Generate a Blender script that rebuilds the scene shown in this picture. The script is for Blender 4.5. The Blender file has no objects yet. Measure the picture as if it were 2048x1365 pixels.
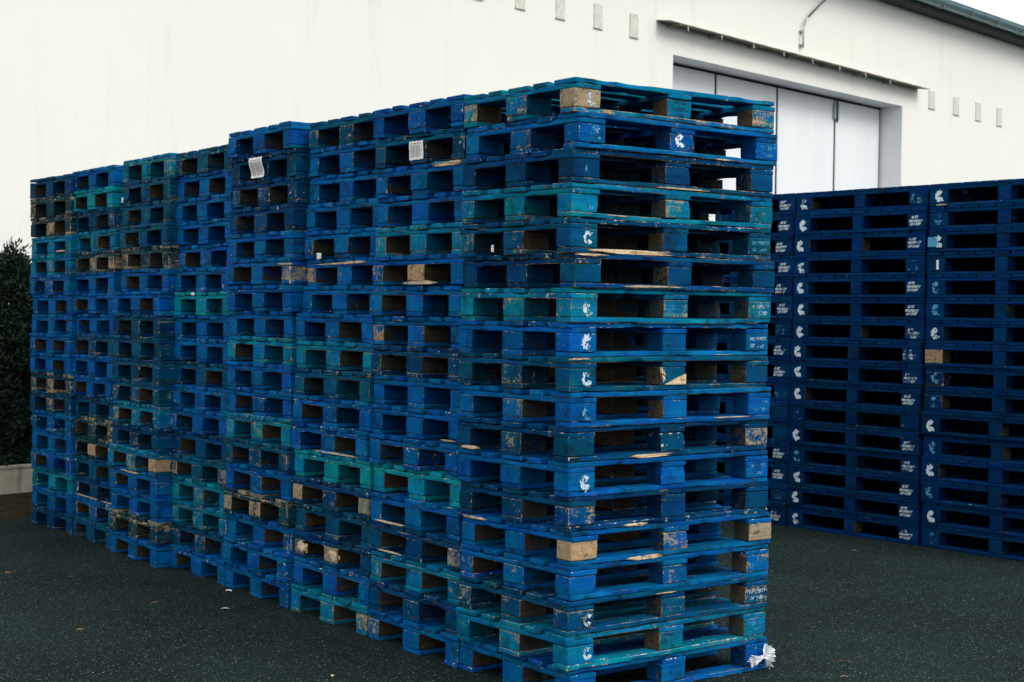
import bpy, bmesh, math, random
from mathutils import Vector, Matrix, noise
R = math.radians
random.seed(7)
scene = bpy.context.scene
col = scene.collection

# ---------------------------------------------------------------- camera
cd = bpy.data.cameras.new('camera'); cam = bpy.data.objects.new('camera', cd); col.objects.link(cam)
fw = Vector((0.59697, 0.80201, -0.02012)); ri = Vector((0.80226, -0.59684, 0.01268)); up = Vector((0.001835, 0.023711, 0.999717))
m = Matrix((ri, up, -fw)).transposed().to_4x4(); m.translation = Vector((-3.9967, -4.9584, 1.6611)); cam.matrix_world = m
cd.sensor_width = 36; cd.lens = 53.87; cd.clip_start = .1; cd.clip_end = 3000
cd.dof.use_dof = True; cd.dof.focus_distance = 7.2; cd.dof.aperture_fstop = 7
scene.camera = cam

# ---------------------------------------------------------------- world, sun, exposure
SUN_EL, SUN_AZ = 42.0, -76.0            # azimuth in degrees from +X, counter-clockwise
w = bpy.data.worlds.new('World'); scene.world = w; w.use_nodes = True
nt = w.node_tree; bg = nt.nodes['Background']; bg.inputs['Strength'].default_value = .118
sky = nt.nodes.new('ShaderNodeTexSky'); sky.sky_type = 'NISHITA'; sky.sun_disc = False
sky.sun_elevation = R(SUN_EL); sky.sun_rotation = R(90 - SUN_AZ); sky.air_density = 1.5; sky.dust_density = 3
cl = nt.nodes.new('ShaderNodeTexNoise'); cl.inputs['Scale'].default_value = 2.2; cl.inputs['Detail'].default_value = 5
cr = nt.nodes.new('ShaderNodeMapRange'); cr.inputs['To Min'].default_value = 6.2; cr.inputs['To Max'].default_value = 9.2
nt.links.new(cl.outputs['Fac'], cr.inputs['Value'])
cc = nt.nodes.new('ShaderNodeCombineColor')
for ch, k in (('Red', .97), ('Green', 1.0), ('Blue', 1.0)):
    mm = nt.nodes.new('ShaderNodeMath'); mm.operation = 'MULTIPLY'; mm.inputs[1].default_value = k
    nt.links.new(cr.outputs[0], mm.inputs[0]); nt.links.new(mm.outputs[0], cc.inputs[ch])
mx = nt.nodes.new('ShaderNodeMix'); mx.data_type = 'RGBA'; mx.inputs['Factor'].default_value = .86
nt.links.new(sky.outputs[0], mx.inputs[6]); nt.links.new(cc.outputs[0], mx.inputs[7]); nt.links.new(mx.outputs[2], bg.inputs['Color'])
sd = bpy.data.lights.new('sun', 'SUN'); sd.energy = 1.15; sd.angle = R(28); sd.color = (1, .965, .89)
so = bpy.data.objects.new('sun', sd); col.objects.link(so)
sv = Vector((math.cos(R(SUN_EL))*math.cos(R(SUN_AZ)), math.cos(R(SUN_EL))*math.sin(R(SUN_AZ)), math.sin(R(SUN_EL))))
so.rotation_euler = sv.to_track_quat('Z', 'Y').to_euler()
scene.view_settings.view_transform = 'Standard'; scene.view_settings.look = 'None'
scene.view_settings.exposure = 0.66; scene.view_settings.gamma = 1

# ---------------------------------------------------------------- node helpers
class NG:
    def __init__(s, name):
        s.m = bpy.data.materials.new(name); s.m.use_nodes = True; s.t = s.m.node_tree
        s.b = s.t.nodes['Principled BSDF']; s.out = s.t.nodes['Material Output']
    def n(s, typ, **kw):
        x = s.t.nodes.new(typ)
        for k, v in kw.items(): setattr(x, k, v)
        return x
    def put(s, sock, v):
        if isinstance(v, bpy.types.NodeSocket): s.t.links.new(v, sock)
        elif isinstance(v, (tuple, list)) and sock.type == 'RGBA' and len(v) == 3: sock.default_value = (*v, 1)
        else: sock.default_value = v
    def math(s, op, a, b=0.0, c=0.0, clamp=False):
        x = s.n('ShaderNodeMath', operation=op, use_clamp=clamp)
        s.put(x.inputs[0], a); s.put(x.inputs[1], b); s.put(x.inputs[2], c); return x.outputs[0]
    def vmath(s, op, a, b):
        x = s.n('ShaderNodeVectorMath', operation=op); s.put(x.inputs[0], a)
        if op == 'SCALE': s.put(x.inputs['Scale'], b)
        else: s.put(x.inputs[1], b)
        return x.outputs[0]
    def noise(s, vec, scale, detail=4, rough=.55, dist=0.0):
        x = s.n('ShaderNodeTexNoise'); s.put(x.inputs['Vector'], vec); s.put(x.inputs['Scale'], scale)
        s.put(x.inputs['Detail'], detail); s.put(x.inputs['Roughness'], rough); s.put(x.inputs['Distortion'], dist); return x.outputs['Fac']
    def ramp(s, v, a, b, lo=0.0, hi=1.0, smooth=True):
        x = s.n('ShaderNodeMapRange', interpolation_type='SMOOTHSTEP' if smooth else 'LINEAR')
        s.put(x.inputs['Value'], v); s.put(x.inputs['From Min'], a); s.put(x.inputs['From Max'], b)
        s.put(x.inputs['To Min'], lo); s.put(x.inputs['To Max'], hi); return x.outputs[0]
    def mix(s, f, a, b, mode='MIX'):
        x = s.n('ShaderNodeMix', data_type='RGBA', blend_type=mode)
        s.put(x.inputs['Factor'], f); s.put(x.inputs[6], a); s.put(x.inputs[7], b); return x.outputs[2]
    def scale(s, c, f):
        g = s.n('ShaderNodeVectorMath', operation='SCALE'); s.put(g.inputs[0], c); s.put(g.inputs['Scale'], f); return g.outputs[0]
    def bump(s, h, strength, dist):
        x = s.n('ShaderNodeBump'); s.put(x.inputs['Height'], h); x.inputs['Strength'].default_value = strength
        x.inputs['Distance'].default_value = dist; s.t.links.new(x.outputs[0], s.b.inputs['Normal'])
    def fin(s, color, rough=.8, spec=.3):
        s.put(s.b.inputs['Base Color'], color); s.put(s.b.inputs['Roughness'], rough); s.b.inputs['Specular IOR Level'].default_value = spec
        return s.m
    def obj(s): return s.n('ShaderNodeTexCoord').outputs['Object']

# painted pallet timber: object colour = paint, object alpha = how bare the wood is
def timber(name):
    g = NG(name); oi = g.n('ShaderNodeObjectInfo'); rnd = oi.outputs['Random']
    off = g.n('ShaderNodeCombineXYZ'); g.put(off.inputs[0], g.math('MULTIPLY', rnd, 91.0)); g.put(off.inputs[1], g.math('MULTIPLY', rnd, 57.0)); g.put(off.inputs[2], g.math('MULTIPLY', rnd, 133.0))
    P = g.vmath('ADD', g.obj(), off.outputs[0])
    Pg = g.vmath('MULTIPLY', P, (3.0, 55.0, 55.0))
    nA = g.noise(P, 15, 8, .72); nB = g.noise(P, 95, 4, .65); gr = g.noise(Pg, 1.0, 5, .6, .4)
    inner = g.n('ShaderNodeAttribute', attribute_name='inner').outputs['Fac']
    edge = g.n('ShaderNodeAttribute', attribute_name='edge').outputs['Fac']
    r2 = g.math('FRACT', g.math('MULTIPLY', rnd, 17.31)); r3 = g.math('FRACT', g.math('MULTIPLY', rnd, 7.77))
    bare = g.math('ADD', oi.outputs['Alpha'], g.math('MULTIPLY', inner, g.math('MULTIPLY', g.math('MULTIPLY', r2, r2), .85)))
    wv = g.math('ADD', g.math('MULTIPLY', nA, .52), g.math('ADD', g.math('MULTIPLY', nB, .28), g.math('MULTIPLY', gr, .20)))
    wv = g.math('ADD', wv, g.math('MULTIPLY', edge, .10))
    thr = g.math('SUBTRACT', .695, g.math('MULTIPLY', bare, .33))
    mask = g.ramp(wv, g.math('SUBTRACT', thr, .025), g.math('ADD', thr, .045))
    # paint
    tone = g.ramp(g.noise(P, 5, 4, .6), .28, .72, .62, 1.25, False)
    tone = g.math('MULTIPLY', tone, g.ramp(gr, .25, .75, .72, 1.22, False))
    paint = g.scale(oi.outputs['Color'], tone)
    teal = g.vmath('MULTIPLY', paint, (1.0, 1.26, .84)); deep = g.vmath('MULTIPLY', paint, (1.0, .80, 1.06))
    pn = g.noise(g.vmath('MULTIPLY', P, (1.3, 3.2, 3.2)), 2.6, 5, .65)
    paint = g.mix(g.ramp(pn, .44, .60, 0, .85), g.mix(g.ramp(pn, .36, .46, .8, 0), paint, deep), teal)
    chalk = g.ramp(g.noise(g.vmath('MULTIPLY', P, (8.0, 70.0, 70.0)), 1.3, 5, .7), .60, .74, 0, .34)
    paint = g.mix(chalk, paint, (.008, .21, .34))
    dirt = g.ramp(g.noise(g.vmath('ADD', P, (3.3, 9.1, 4.4)), 7, 6, .7), .50, .70, 0, .72)
    paint = g.mix(dirt, paint, (.004, .013, .016))
    # wood
    wood = g.mix(g.ramp(r3, .15, .75), (.47, .33, .19), (.27, .26, .215))
    wood = g.mix(g.math('MULTIPLY', inner, .80), wood, g.mix(g.ramp(r2, .2, .9), (.007, .012, .010), (.042, .040, .027)))  # raw inner wood, taken near black: shade of the openings in its colour
    wood = g.scale(wood, g.math('MULTIPLY', g.ramp(gr, .25, .8, .55, 1.2, False), g.ramp(nB, .3, .7, .65, 1.2, False)))
    wood = g.mix(g.ramp(g.noise(P, 23, 5, .7), .52, .66, 0, .65), wood, (.05, .033, .018))
    c = g.mix(mask, paint, wood)
    cn = g.math('ADD', g.math('MULTIPLY', g.noise(g.vmath('ADD', P, (7.7, 2.2, 5.5)), 34, 5, .7), .8), g.math('ADD', g.math('MULTIPLY', edge, .085), g.math('MULTIPLY', nA, .2)))
    cthr = g.math('SUBTRACT', g.math('ADD', .685, g.ramp(oi.outputs['Alpha'], .03, .12, .07, 0)), g.math('MULTIPLY', g.ramp(r3, .55, 1.0, 0, 1), .085))
    c = g.mix(g.ramp(cn, cthr, g.math('ADD', cthr, .03), 0, .95), c, (.66, .58, .42))
    h = g.math('ADD', g.math('MULTIPLY', gr, .7), g.math('ADD', g.math('MULTIPLY', nB, .5), g.math('MULTIPLY', mask, -.5)))
    c = g.scale(c, g.math('SUBTRACT', 1.0, g.math('MULTIPLY', inner, .45)))  # paint and wood both darkened on inner faces, as painted-in shade
    g.bump(h, .9, .003)
    return g.fin(c, g.ramp(nB, .3, .7, .65, .9), .04)
M_TIMBER = timber('painted_timber')

def mat_mark(name, c):
    g = NG(name); oi = g.n('ShaderNodeObjectInfo')
    P = g.vmath('ADD', g.obj(), g.vmath('SCALE', (31.0, 17.0, 5.0), oi.outputs['Random']))
    n1 = g.noise(P, 95, 5, .7); n2 = g.noise(P, 24, 3, .5)
    v = g.math('ADD', g.math('MULTIPLY', n1, .5), g.math('MULTIPLY', n2, .5))
    thr = g.math('SUBTRACT', .64, g.math('MULTIPLY', oi.outputs['Alpha'], .245))
    mask = g.ramp(v, g.math('SUBTRACT', thr, .03), g.math('ADD', thr, .03))
    g.fin(g.scale(oi.outputs['Color'], g.ramp(n1, .3, .7, .8, 1.0)), .8, .2)
    tr = g.n('ShaderNodeBsdfTransparent'); ms = g.n('ShaderNodeMixShader')
    g.put(ms.inputs[0], mask); g.t.links.new(tr.outputs[0], ms.inputs[1]); g.t.links.new(g.b.outputs[0], ms.inputs[2])
    g.t.links.new(ms.outputs[0], g.out.inputs['Surface']); return g.m
M_MARK = mat_mark('stencil_paint', (.8, .85, .88))

def mat_simple(name, c, rough=.7, spec=.3, var=.25, sc=20, bump=0.0, metal=0.0):
    g = NG(name); P = g.obj(); n1 = g.noise(P, sc, 5, .6)
    g.fin(g.scale(g.n('ShaderNodeRGB').outputs[0], g.ramp(n1, .3, .7, 1-var, 1+var, False)), rough, spec)
    for x in g.t.nodes:
        if x.type == 'RGB': x.outputs[0].default_value = (*c, 1)
    g.b.inputs['Metallic'].default_value = metal
    if bump: g.bump(n1, bump, .01)
    return g.m

def mat_wall():
    g = NG('cream_render'); P = g.obj()
    big = g.noise(P, .35, 4, .6); st = g.noise(g.vmath('MULTIPLY', P, (2.2, 2.2, .22)), 1.0, 6, .65)
    fine = g.noise(P, 55, 5, .7); mid = g.noise(P, 9, 4, .6)
    c = g.mix(g.ramp(big, .35, .65), (.80, .81, .752), (.78, .79, .752))
    c = g.mix(g.ramp(st, .54, .74, 0, .30), c, (.52, .51, .47))
    blot = g.ramp(g.noise(g.vmath('MULTIPLY', P, (7.0, 7.0, 1.5)), 1.0, 5, .7), .64, .76, 0, .22)
    c = g.mix(blot, c, (.42, .41, .37))
    c = g.scale(c, g.ramp(fine, .3, .7, .965, 1.02, False))
    g.bump(g.math('ADD', fine, g.math('MULTIPLY', mid, .5)), .35, .006)
    return g.fin(c, .92, .15)
M_WALL = mat_wall()

def mat_asphalt():
    g = NG('asphalt'); P = g.obj()
    base = g.mix(g.ramp(g.noise(P, .8, 5, .6), .35, .65), (.0078, .0140, .0132), (.0120, .0208, .0214))
    f1 = g.noise(P, 130, 3, .7)
    base = g.scale(base, g.ramp(f1, .3, .7, .45, 1.75, False))
    def specks(sc, lo, amt):
        v = g.n('ShaderNodeTexVoronoi'); v.feature = 'F1'; g.put(v.inputs['Vector'], P); v.inputs['Scale'].default_value = sc
        sep = g.n('ShaderNodeSeparateColor'); g.t.links.new(v.outputs['Color'], sep.inputs[0])
        pick = g.ramp(sep.outputs[0], lo, lo+.03, 0, 1); near = g.ramp(v.outputs['Distance'], .18, .42, 1, 0)
        return g.math('MULTIPLY', g.math('MULTIPLY', pick, near), g.math('MULTIPLY', sep.outputs[1], amt))
    s1 = specks(88, .60, 1.1); s2 = specks(78, .95, 1.0); s3 = specks(135, .35, 1.2)
    c = g.mix(s3, base, (.040, .072, .076)); c = g.mix(s1, c, (.12, .175, .175)); c = g.mix(s2, c, (.34, .40, .40))
    c = g.mix(g.ramp(g.noise(P, 2.6, 5, .75), .62, .78, 0, .45), c, (.013, .013, .009))
    v = g.n('ShaderNodeTexVoronoi'); g.put(v.inputs['Vector'], P); v.inputs['Scale'].default_value = 130
    g.bump(g.math('ADD', g.math('MULTIPLY', v.outputs['Distance'], -1.0), f1), .7, .004)
    return g.fin(c, .9, .04)
M_ASPHALT = mat_asphalt()

# ---------------------------------------------------------------- object helpers
def link(o): col.objects.link(o); return o
def tag(o, label=None, cat=None, group=None, kind=None):
    if label: o['label'] = label
    if cat: o['category'] = cat
    if group: o['group'] = group
    if kind: o['kind'] = kind
    return o
def empty(name, loc, rz=0.0, sc=None):
    o = bpy.data.objects.new(name, None); o.empty_display_size = .1; o.location = loc; o.rotation_euler = (0, 0, rz)
    if sc: o.scale = sc
    return link(o)
def mobj(name, me, parent=None, loc=(0, 0, 0), rot=(0, 0, 0), color=None):
    o = bpy.data.objects.new(name, me); o.location = loc; o.rotation_euler = rot
    if parent: o.parent = parent
    if color: o.color = color
    return link(o)
def mesh(name, verts, faces, mat=None, smooth=False):
    me = bpy.data.meshes.new(name); me.from_pydata([tuple(v) for v in verts], [], faces); me.update()
    if mat: me.materials.append(mat)
    if smooth: me.polygons.foreach_set('use_smooth', [True]*len(me.polygons))
    return me
def boxes(name, bl, mat, bevel=0.0):
    bm = bmesh.new()
    for (x0, x1, y0, y1, z0, z1) in bl:
        r = bmesh.ops.create_cube(bm, size=1)
        bmesh.ops.scale(bm, vec=(x1-x0, y1-y0, z1-z0), verts=r['verts']); bmesh.ops.translate(bm, vec=((x0+x1)/2, (y0+y1)/2, (z0+z1)/2), verts=r['verts'])
    if bevel: bmesh.ops.bevel(bm, geom=list(bm.edges), offset=bevel, segments=2, affect='EDGES', clamp_overlap=True)
    me = bpy.data.meshes.new(name); bm.to_mesh(me); bm.free(); me.materials.append(mat); return me
def tube(name, pts, r, mat, n=10, caps=True):
    pts = [Vector(p) for p in pts]; V = []; Fc = []
    for i, p in enumerate(pts):
        d = (pts[min(i+1, len(pts)-1)] - pts[max(i-1, 0)]).normalized()
        a = d.cross(Vector((0, 0, 1))) if abs(d.z) < .95 else d.cross(Vector((1, 0, 0))); a.normalize(); b = d.cross(a)
        rr = r[i] if isinstance(r, (list, tuple)) else r
        for k in range(n):
            t = 2*math.pi*k/n; V.append(p + a*math.cos(t)*rr + b*math.sin(t)*rr)
    for i in range(len(pts)-1):
        for k in range(n): Fc.append((i*n+k, i*n+(k+1) % n, (i+1)*n+(k+1) % n, (i+1)*n+k))
    if caps: Fc.append(tuple(range(n))[::-1]); Fc.append(tuple((len(pts)-1)*n+k for k in range(n)))
    return mesh(name, V, Fc, mat, True)

# ---------------------------------------------------------------- timber pieces
def axis_cuts(L, ring, step):
    k = max(1, round((L-2*ring)/step)); return [-L/2] + [-L/2+ring+(L-2*ring)*i/k for i in range(k+1)] + [L/2]
def timber_mesh(name, L, W, T, seed, step, rough=.0012, warp=.0, chips=0, chipd=.008, inner=None, corner_chip=0.0):
    rg = random.Random(seed); ring = .004
    X, Y, Z = axis_cuts(L, ring, step), axis_cuts(W, ring, max(step, .03)), axis_cuts(T, min(ring, T/5), max(step, .02))
    nx, ny, nz = len(X), len(Y), len(Z); idx = {}; V = []; E = []
    def vid(i, j, k):
        if (i, j, k) not in idx:
            idx[(i, j, k)] = len(V); V.append(Vector((X[i], Y[j], Z[k])))
            e = (i in (0, nx-1)) + (j in (0, ny-1)) + (k in (0, nz-1)); E.append(1.0 if e >= 2 else 0.0)
        return idx[(i, j, k)]
    Fc = []; FN = []
    for i in range(nx-1):
        for j in range(ny-1):
            Fc.append((vid(i, j, nz-1), vid(i+1, j, nz-1), vid(i+1, j+1, nz-1), vid(i, j+1, nz-1))); FN.append('+z')
            Fc.append((vid(i, j, 0), vid(i, j+1, 0), vid(i+1, j+1, 0), vid(i+1, j, 0))); FN.append('-z')
    for i in range(nx-1):
        for k in range(nz-1):
            Fc.append((vid(i, 0, k), vid(i+1, 0, k), vid(i+1, 0, k+1), vid(i, 0, k+1))); FN.append('-y')
            Fc.append((vid(i, ny-1, k), vid(i, ny-1, k+1), vid(i+1, ny-1, k+1), vid(i+1, ny-1, k))); FN.append('+y')
    for j in range(ny-1):
        for k in range(nz-1):
            Fc.append((vid(0, j, k), vid(0, j, k+1), vid(0, j+1, k+1), vid(0, j+1, k))); FN.append('-x')
            Fc.append((vid(nx-1, j, k), vid(nx-1, j+1, k), vid(nx-1, j+1, k+1), vid(nx-1, j, k+1))); FN.append('+x')
    so_ = Vector((rg.random()*50, rg.random()*50, rg.random()*50)); w1, w2, ph = rg.uniform(-1, 1)*warp, rg.uniform(-1, 1)*warp, rg.random()*6
    ch = [(rg.uniform(-L/2, L/2), rg.uniform(.015, .09), rg.uniform(.3, 1)*chipd, rg.choice((-1, 1)), rg.choice((-1, 1))) for _ in range(chips)]
    cc_ = (rg.choice((-1, 1)), rg.choice((-1, 1)), rg.choice((-1, 1)))
    N = [v.copy() for v in V]
    for (i, j, k), q in idx.items():
        v = V[q]; s = N[q]
        if i in (0, nx-1) or j in (0, ny-1) or k in (0, nz-1):
            ex = i in (0, nx-1); ey = j in (0, ny-1); ez = k in (0, nz-1)
            if ex + ey + ez >= 2:
                d = .0016 + .0016*abs(noise.noise(v*25+so_))
                if ex: s.x -= math.copysign(d*.8, v.x)
                if ey: s.y -= math.copysign(d, v.y)
                if ez: s.z -= math.copysign(d*.8, v.z)
            f = noise.noise(v*Vector((9, 16, 16)) + so_)
            if ey: s.y += rough*f - rough*.6
            if ex: s.x += rough*1.2*noise.noise(v*22+so_*2) - rough*.7
            if ez: s.z += rough*.4*f - rough*.3
        for (cx_, cw, cdp, sy, sz) in ch:
            t = abs(v.x-cx_)/cw
            if t < 1 and v.y*sy > W/2-.007:
                a = cdp*(1-t*t)*(1.0 if v.z*sz > 0 else .35)*(.6+.8*abs(noise.noise(v*60+so_)))
                s.y -= sy*a
                if v.z*sz > T/2-.003: s.z -= sz*min(a*.6, T*.4)
        if corner_chip:
            c3 = Vector((cc_[0]*L/2, cc_[1]*W/2, cc_[2]*T/2)); dd = (v-c3).length
            if dd < corner_chip: s += (-c3.normalized())*(corner_chip-dd)*.5*(.6+noise.noise(v*40+so_))
        s.z += w1*math.sin(v.x/L*math.pi+ph) + w2*math.sin(2*v.x/L*math.pi+ph*2)
        s.y += w2*.8*math.sin(v.x/L*math.pi*1.3+ph)
    me = mesh(name, N, Fc, M_TIMBER)
    a = me.attributes.new('edge', 'FLOAT', 'POINT'); a.data.foreach_set('value', E)
    inner = inner or {}
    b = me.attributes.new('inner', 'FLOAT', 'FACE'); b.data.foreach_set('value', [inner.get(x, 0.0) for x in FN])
    return me

NV = 6
def variants(name, L, W, T, n=NV, **kw):
    return [timber_mesh(name, L, W, T, hash((round(L*1000), round(W*1000), q)) % 9999 + len(name), **{**kw, 'chips': kw.get('chips', 0)+q}) for q in range(n)]
BK = dict(step=.036, rough=.0014)
# 1200 x 800 pallet
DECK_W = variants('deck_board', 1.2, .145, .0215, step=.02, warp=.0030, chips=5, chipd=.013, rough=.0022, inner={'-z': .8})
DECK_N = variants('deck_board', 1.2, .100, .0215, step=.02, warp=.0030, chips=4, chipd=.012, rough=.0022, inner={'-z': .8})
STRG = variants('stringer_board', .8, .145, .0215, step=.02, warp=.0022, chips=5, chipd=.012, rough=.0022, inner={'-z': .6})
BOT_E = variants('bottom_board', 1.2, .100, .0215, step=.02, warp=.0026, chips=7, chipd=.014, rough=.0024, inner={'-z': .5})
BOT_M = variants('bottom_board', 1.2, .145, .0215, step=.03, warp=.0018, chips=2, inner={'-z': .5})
def block_set(L, Ws, H, nv=3):
    out = {}
    for i in range(3):
        for j in range(3):
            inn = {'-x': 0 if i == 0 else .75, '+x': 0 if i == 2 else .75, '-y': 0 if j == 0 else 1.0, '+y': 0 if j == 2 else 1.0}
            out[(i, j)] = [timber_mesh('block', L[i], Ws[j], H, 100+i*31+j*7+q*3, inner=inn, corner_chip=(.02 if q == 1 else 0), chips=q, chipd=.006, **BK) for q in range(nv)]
    return out
BLK = block_set((.145, .145, .145), (.1, .145, .1), .0775)
# 1200 x 1000 perimeter-base pallet (local y = 1200 side, local x = 1000 deep)
RDECK = variants('deck_board', 1.0, .121, .0215, step=.05, warp=.0008, chips=1, inner={'-z': .8}, n=3)
RSTR = variants('stringer_board', 1.2, .100, .0215, step=.05, warp=.001, chips=1, n=3)
RBOT = variants('bottom_board', 1.2, .100, .0215, step=.05, warp=.001, chips=2, n=3)
RSIDE = variants('bottom_board', .798, .100, .0215, step=.05, warp=.0, chips=1, n=2)
RBLK = block_set((.1, .1, .1), (.16, .10, .15), .096, 2)

# lettering and emblem meshes, drawn in the XY plane, centred
def lettering(lines, size, shear=.0, gap=1.0, seed=0, bold=.0, align='LEFT'):
    rg = random.Random(seed); V = []; Fc = []
    for li, tx in enumerate(lines):
        cu = bpy.data.curves.new('lettering', 'FONT'); cu.body = tx; cu.size = size; cu.shear = shear; cu.offset = bold; cu.extrude = .0003; cu.resolution_u = 2; cu.space_character = .95
        cu.align_x = align
        ob = bpy.data.objects.new('lettering', cu); link(ob); dg = bpy.context.evaluated_depsgraph_get()
        me = bpy.data.meshes.new_from_object(ob.evaluated_get(dg)); b = len(V)
        dx, dy, an = rg.uniform(-.004, .006)*(size/.03), -li*size*gap, rg.uniform(-.03, .05)
        for v in me.vertices:
            x, y = v.co.x, v.co.y; V.append(Vector((x*math.cos(an)-y*math.sin(an)+dx, x*math.sin(an)+y*math.cos(an)+dy, v.co.z)))
        for p in me.polygons: Fc.append(tuple(b+q for q in p.vertices))
        bpy.data.objects.remove(ob); bpy.data.curves.remove(cu); bpy.data.meshes.remove(me)
    xs = [v.x for v in V]; ys = [v.y for v in V]; c = Vector(((min(xs)+max(xs))/2, (min(ys)+max(ys))/2, 0))
    return mesh('stencil_lettering', [v-c for v in V], Fc, M_MARK)
def emblem(seed, ro=.037, ri_=.0075, dot=True):
    rg = random.Random(seed); V = []; Fc = []; n = 44; a0, a1 = R(30), R(330)
    for i in range(n+1):
        t = i/n; a = a0+(a1-a0)*t; jo = 1+.34*noise.noise(Vector((math.cos(a)*3, math.sin(a)*3, seed*3.1)))+rg.uniform(-.06, .06)
        head = max(0, 1-abs(t-.93)/.09) + .5*max(0, 1-t/.07)
        ro2 = ro*jo*(1+.22*head); ri2 = ri_*(1+rg.uniform(-.12, .12))*(1-.25*head)
        for z in (0, .0006): V.append(Vector((math.cos(a)*ri2*.9, math.sin(a)*ri2*1.05, z))); V.append(Vector((math.cos(a+.18)*ro2*.86, math.sin(a+.18)*ro2*1.08, z)))
    for i in range(n):
        b = i*4; c = b+4
        Fc += [(b+2, b+3, c+3, c+2), (b, c, c+1, b+1), (b+1, c+1, c+3, b+3), (b, b+2, c+2, c)]
    Fc += [(0, 1, 3, 2), (n*4, n*4+2, n*4+3, n*4+1)]
    return mesh('emblem', V, Fc, M_MARK)
TXT_R = [lettering(['  45 FZ', 'PROPERTY', 'OF CHEP'], .0245, .32, 1.02, q, .0009) for q in range(4)]
TXT_M = [lettering(['PROPERTY', 'OF CHEP'], .0265, .05, 1.25, q+10, .0002) for q in range(3)]
EMB = [emblem(q) for q in range(5)]
EMBW = [emblem(q+9, .035, .0165) for q in range(4)]
def stampmesh():
    me = lettering(['N EX-0R', 'N-01017'], .017, 0, 1.25, 4, 0)
    V = [v.co.copy()+Vector((0, .013, 0)) for v in me.vertices]; Fc = [tuple(p.vertices) for p in me.polygons]
    me2 = lettering(['MF'], .022, 0, 1, 5, 0); b = len(V); V += [v.co.copy()+Vector((.008, -.026, 0)) for v in me2.vertices]; Fc += [tuple(b+q for q in p.vertices) for p in me2.polygons]
    for (x0, x1, y0, y1) in ((-.042, .042, .031, .0325), (-.042, .042, -.006, -.0045), (-.042, -.0405, -.006, .0325), (.0405, .042, -.006, .0325)):
        b = len(V); V += [Vector((x0, y0, .0003)), Vector((x1, y0, .0003)), Vector((x1, y1, .0003)), Vector((x0, y1, .0003))]; Fc.append((b, b+1, b+2, b+3))
    return mesh('stamp', V, Fc, M_MARK)
STAMP = stampmesh()
WHITE = (.72, .84, .92); PALE = (.10, .38, .60)

M_PAPER = mat_simple('label_paper', (.78, .78, .76), .8, .2, .06, 60)
M_INK = mat_simple('label_ink', (.06, .06, .07), .8, .2, .1, 60)
M_RAW = NG('raw_split_wood')
def _raw(g):
    P = g.vmath('ADD', g.obj(), g.vmath('SCALE', (11.0, 7.0, 5.0), g.n('ShaderNodeObjectInfo').outputs['Random']))
    gr = g.noise(g.vmath('MULTIPLY', P, (6.0, 90.0, 90.0)), 1.5, 5, .7)
    c = g.mix(g.ramp(gr, .35, .65), (.46, .31, .17), (.80, .66, .46)); c = g.mix(g.ramp(g.noise(P, 30, 4), .55, .65, 0, .6), c, (.09, .05, .025))
    g.bump(gr, .8, .004); return g.fin(c, .85, .2)
M_RAW = _raw(M_RAW)

def splinter(seed, L, H, T=.006, ragged=.5):
    """a torn strip of raw wood made of several slivers: long along x, H high in z, T thick in y, ragged ends"""
    rg = random.Random(seed); V = []; Fc = []
    for q in range(6):
        l = L*rg.uniform(.35, 1) if q else L*.9; cx = rg.uniform(-.5, .5)*(L-l); h = H*rg.uniform(.25, .6); cz = rg.uniform(-.5, .5)*(H-h)
        sl = rg.uniform(-.25, .25)*H; n = max(8, int(l/.012)); b0 = len(V); out = rg.uniform(.5, 1.3)*T
        for i in range(n+1):
            t = i/n; x = cx+(t-.5)*l; env = min(1, rg.uniform(2.5, 6)*t+.05, rg.uniform(2.5, 6)*(1-t)+.05)
            hi = h/2*env*(1+.5*noise.noise(Vector((t*9, seed, q)))); lo = -h/2*env*(1+.7*noise.noise(Vector((t*12, seed, 5+q)))); z = cz+sl*(t-.5)
            th = out*(.5+.7*abs(noise.noise(Vector((t*6, seed, 9+q)))))
            V += [Vector((x, .001, z+lo)), Vector((x, -th, z+lo*.6)), Vector((x, -th*1.15, z+hi*.5)), Vector((x, .001, z+hi))]
        for i in range(n):
            b = b0+i*4
            for k in range(4): Fc.append((b+k, b+4+k, b+4+(k+1) % 4, b+(k+1) % 4))
        e = b0+n*4; Fc += [(b0, b0+1, b0+2, b0+3), (e+3, e+2, e+1, e)]
    return mesh('split_wood', V, Fc, M_RAW)

# ---------------------------------------------------------------- pallets
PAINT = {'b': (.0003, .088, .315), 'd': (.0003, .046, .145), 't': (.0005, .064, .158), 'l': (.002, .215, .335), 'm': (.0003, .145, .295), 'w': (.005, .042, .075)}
WORD = {'b': 'royal blue', 'd': 'dark navy', 't': 'dull green-blue', 'l': 'bright turquoise', 'm': 'faded sea-blue', 'w': 'brown weathered'}
BAREBASE = {'b': .16, 'd': .24, 't': .26, 'l': .14, 'm': .27, 'w': .46}
ORD = ['topmost', 'second from top', 'third from top', 'fourth from top', 'fifth from top', 'sixth from top', 'seventh from top', 'eighth from top', 'ninth from top', 'tenth from top', 'eleventh from top', 'twelfth from top', 'thirteenth from top', 'fourteenth from top', 'fifteenth from top', 'third from bottom', 'second from bottom', 'bottommost']
def tint(c, rg, v=.22, hue=.09):
    k = 1+rg.uniform(-v, v); h = rg.uniform(-hue, hue)
    return (c[0]*k, c[1]*k*(1+h*1.2), c[2]*k*(1-h*.6))

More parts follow.
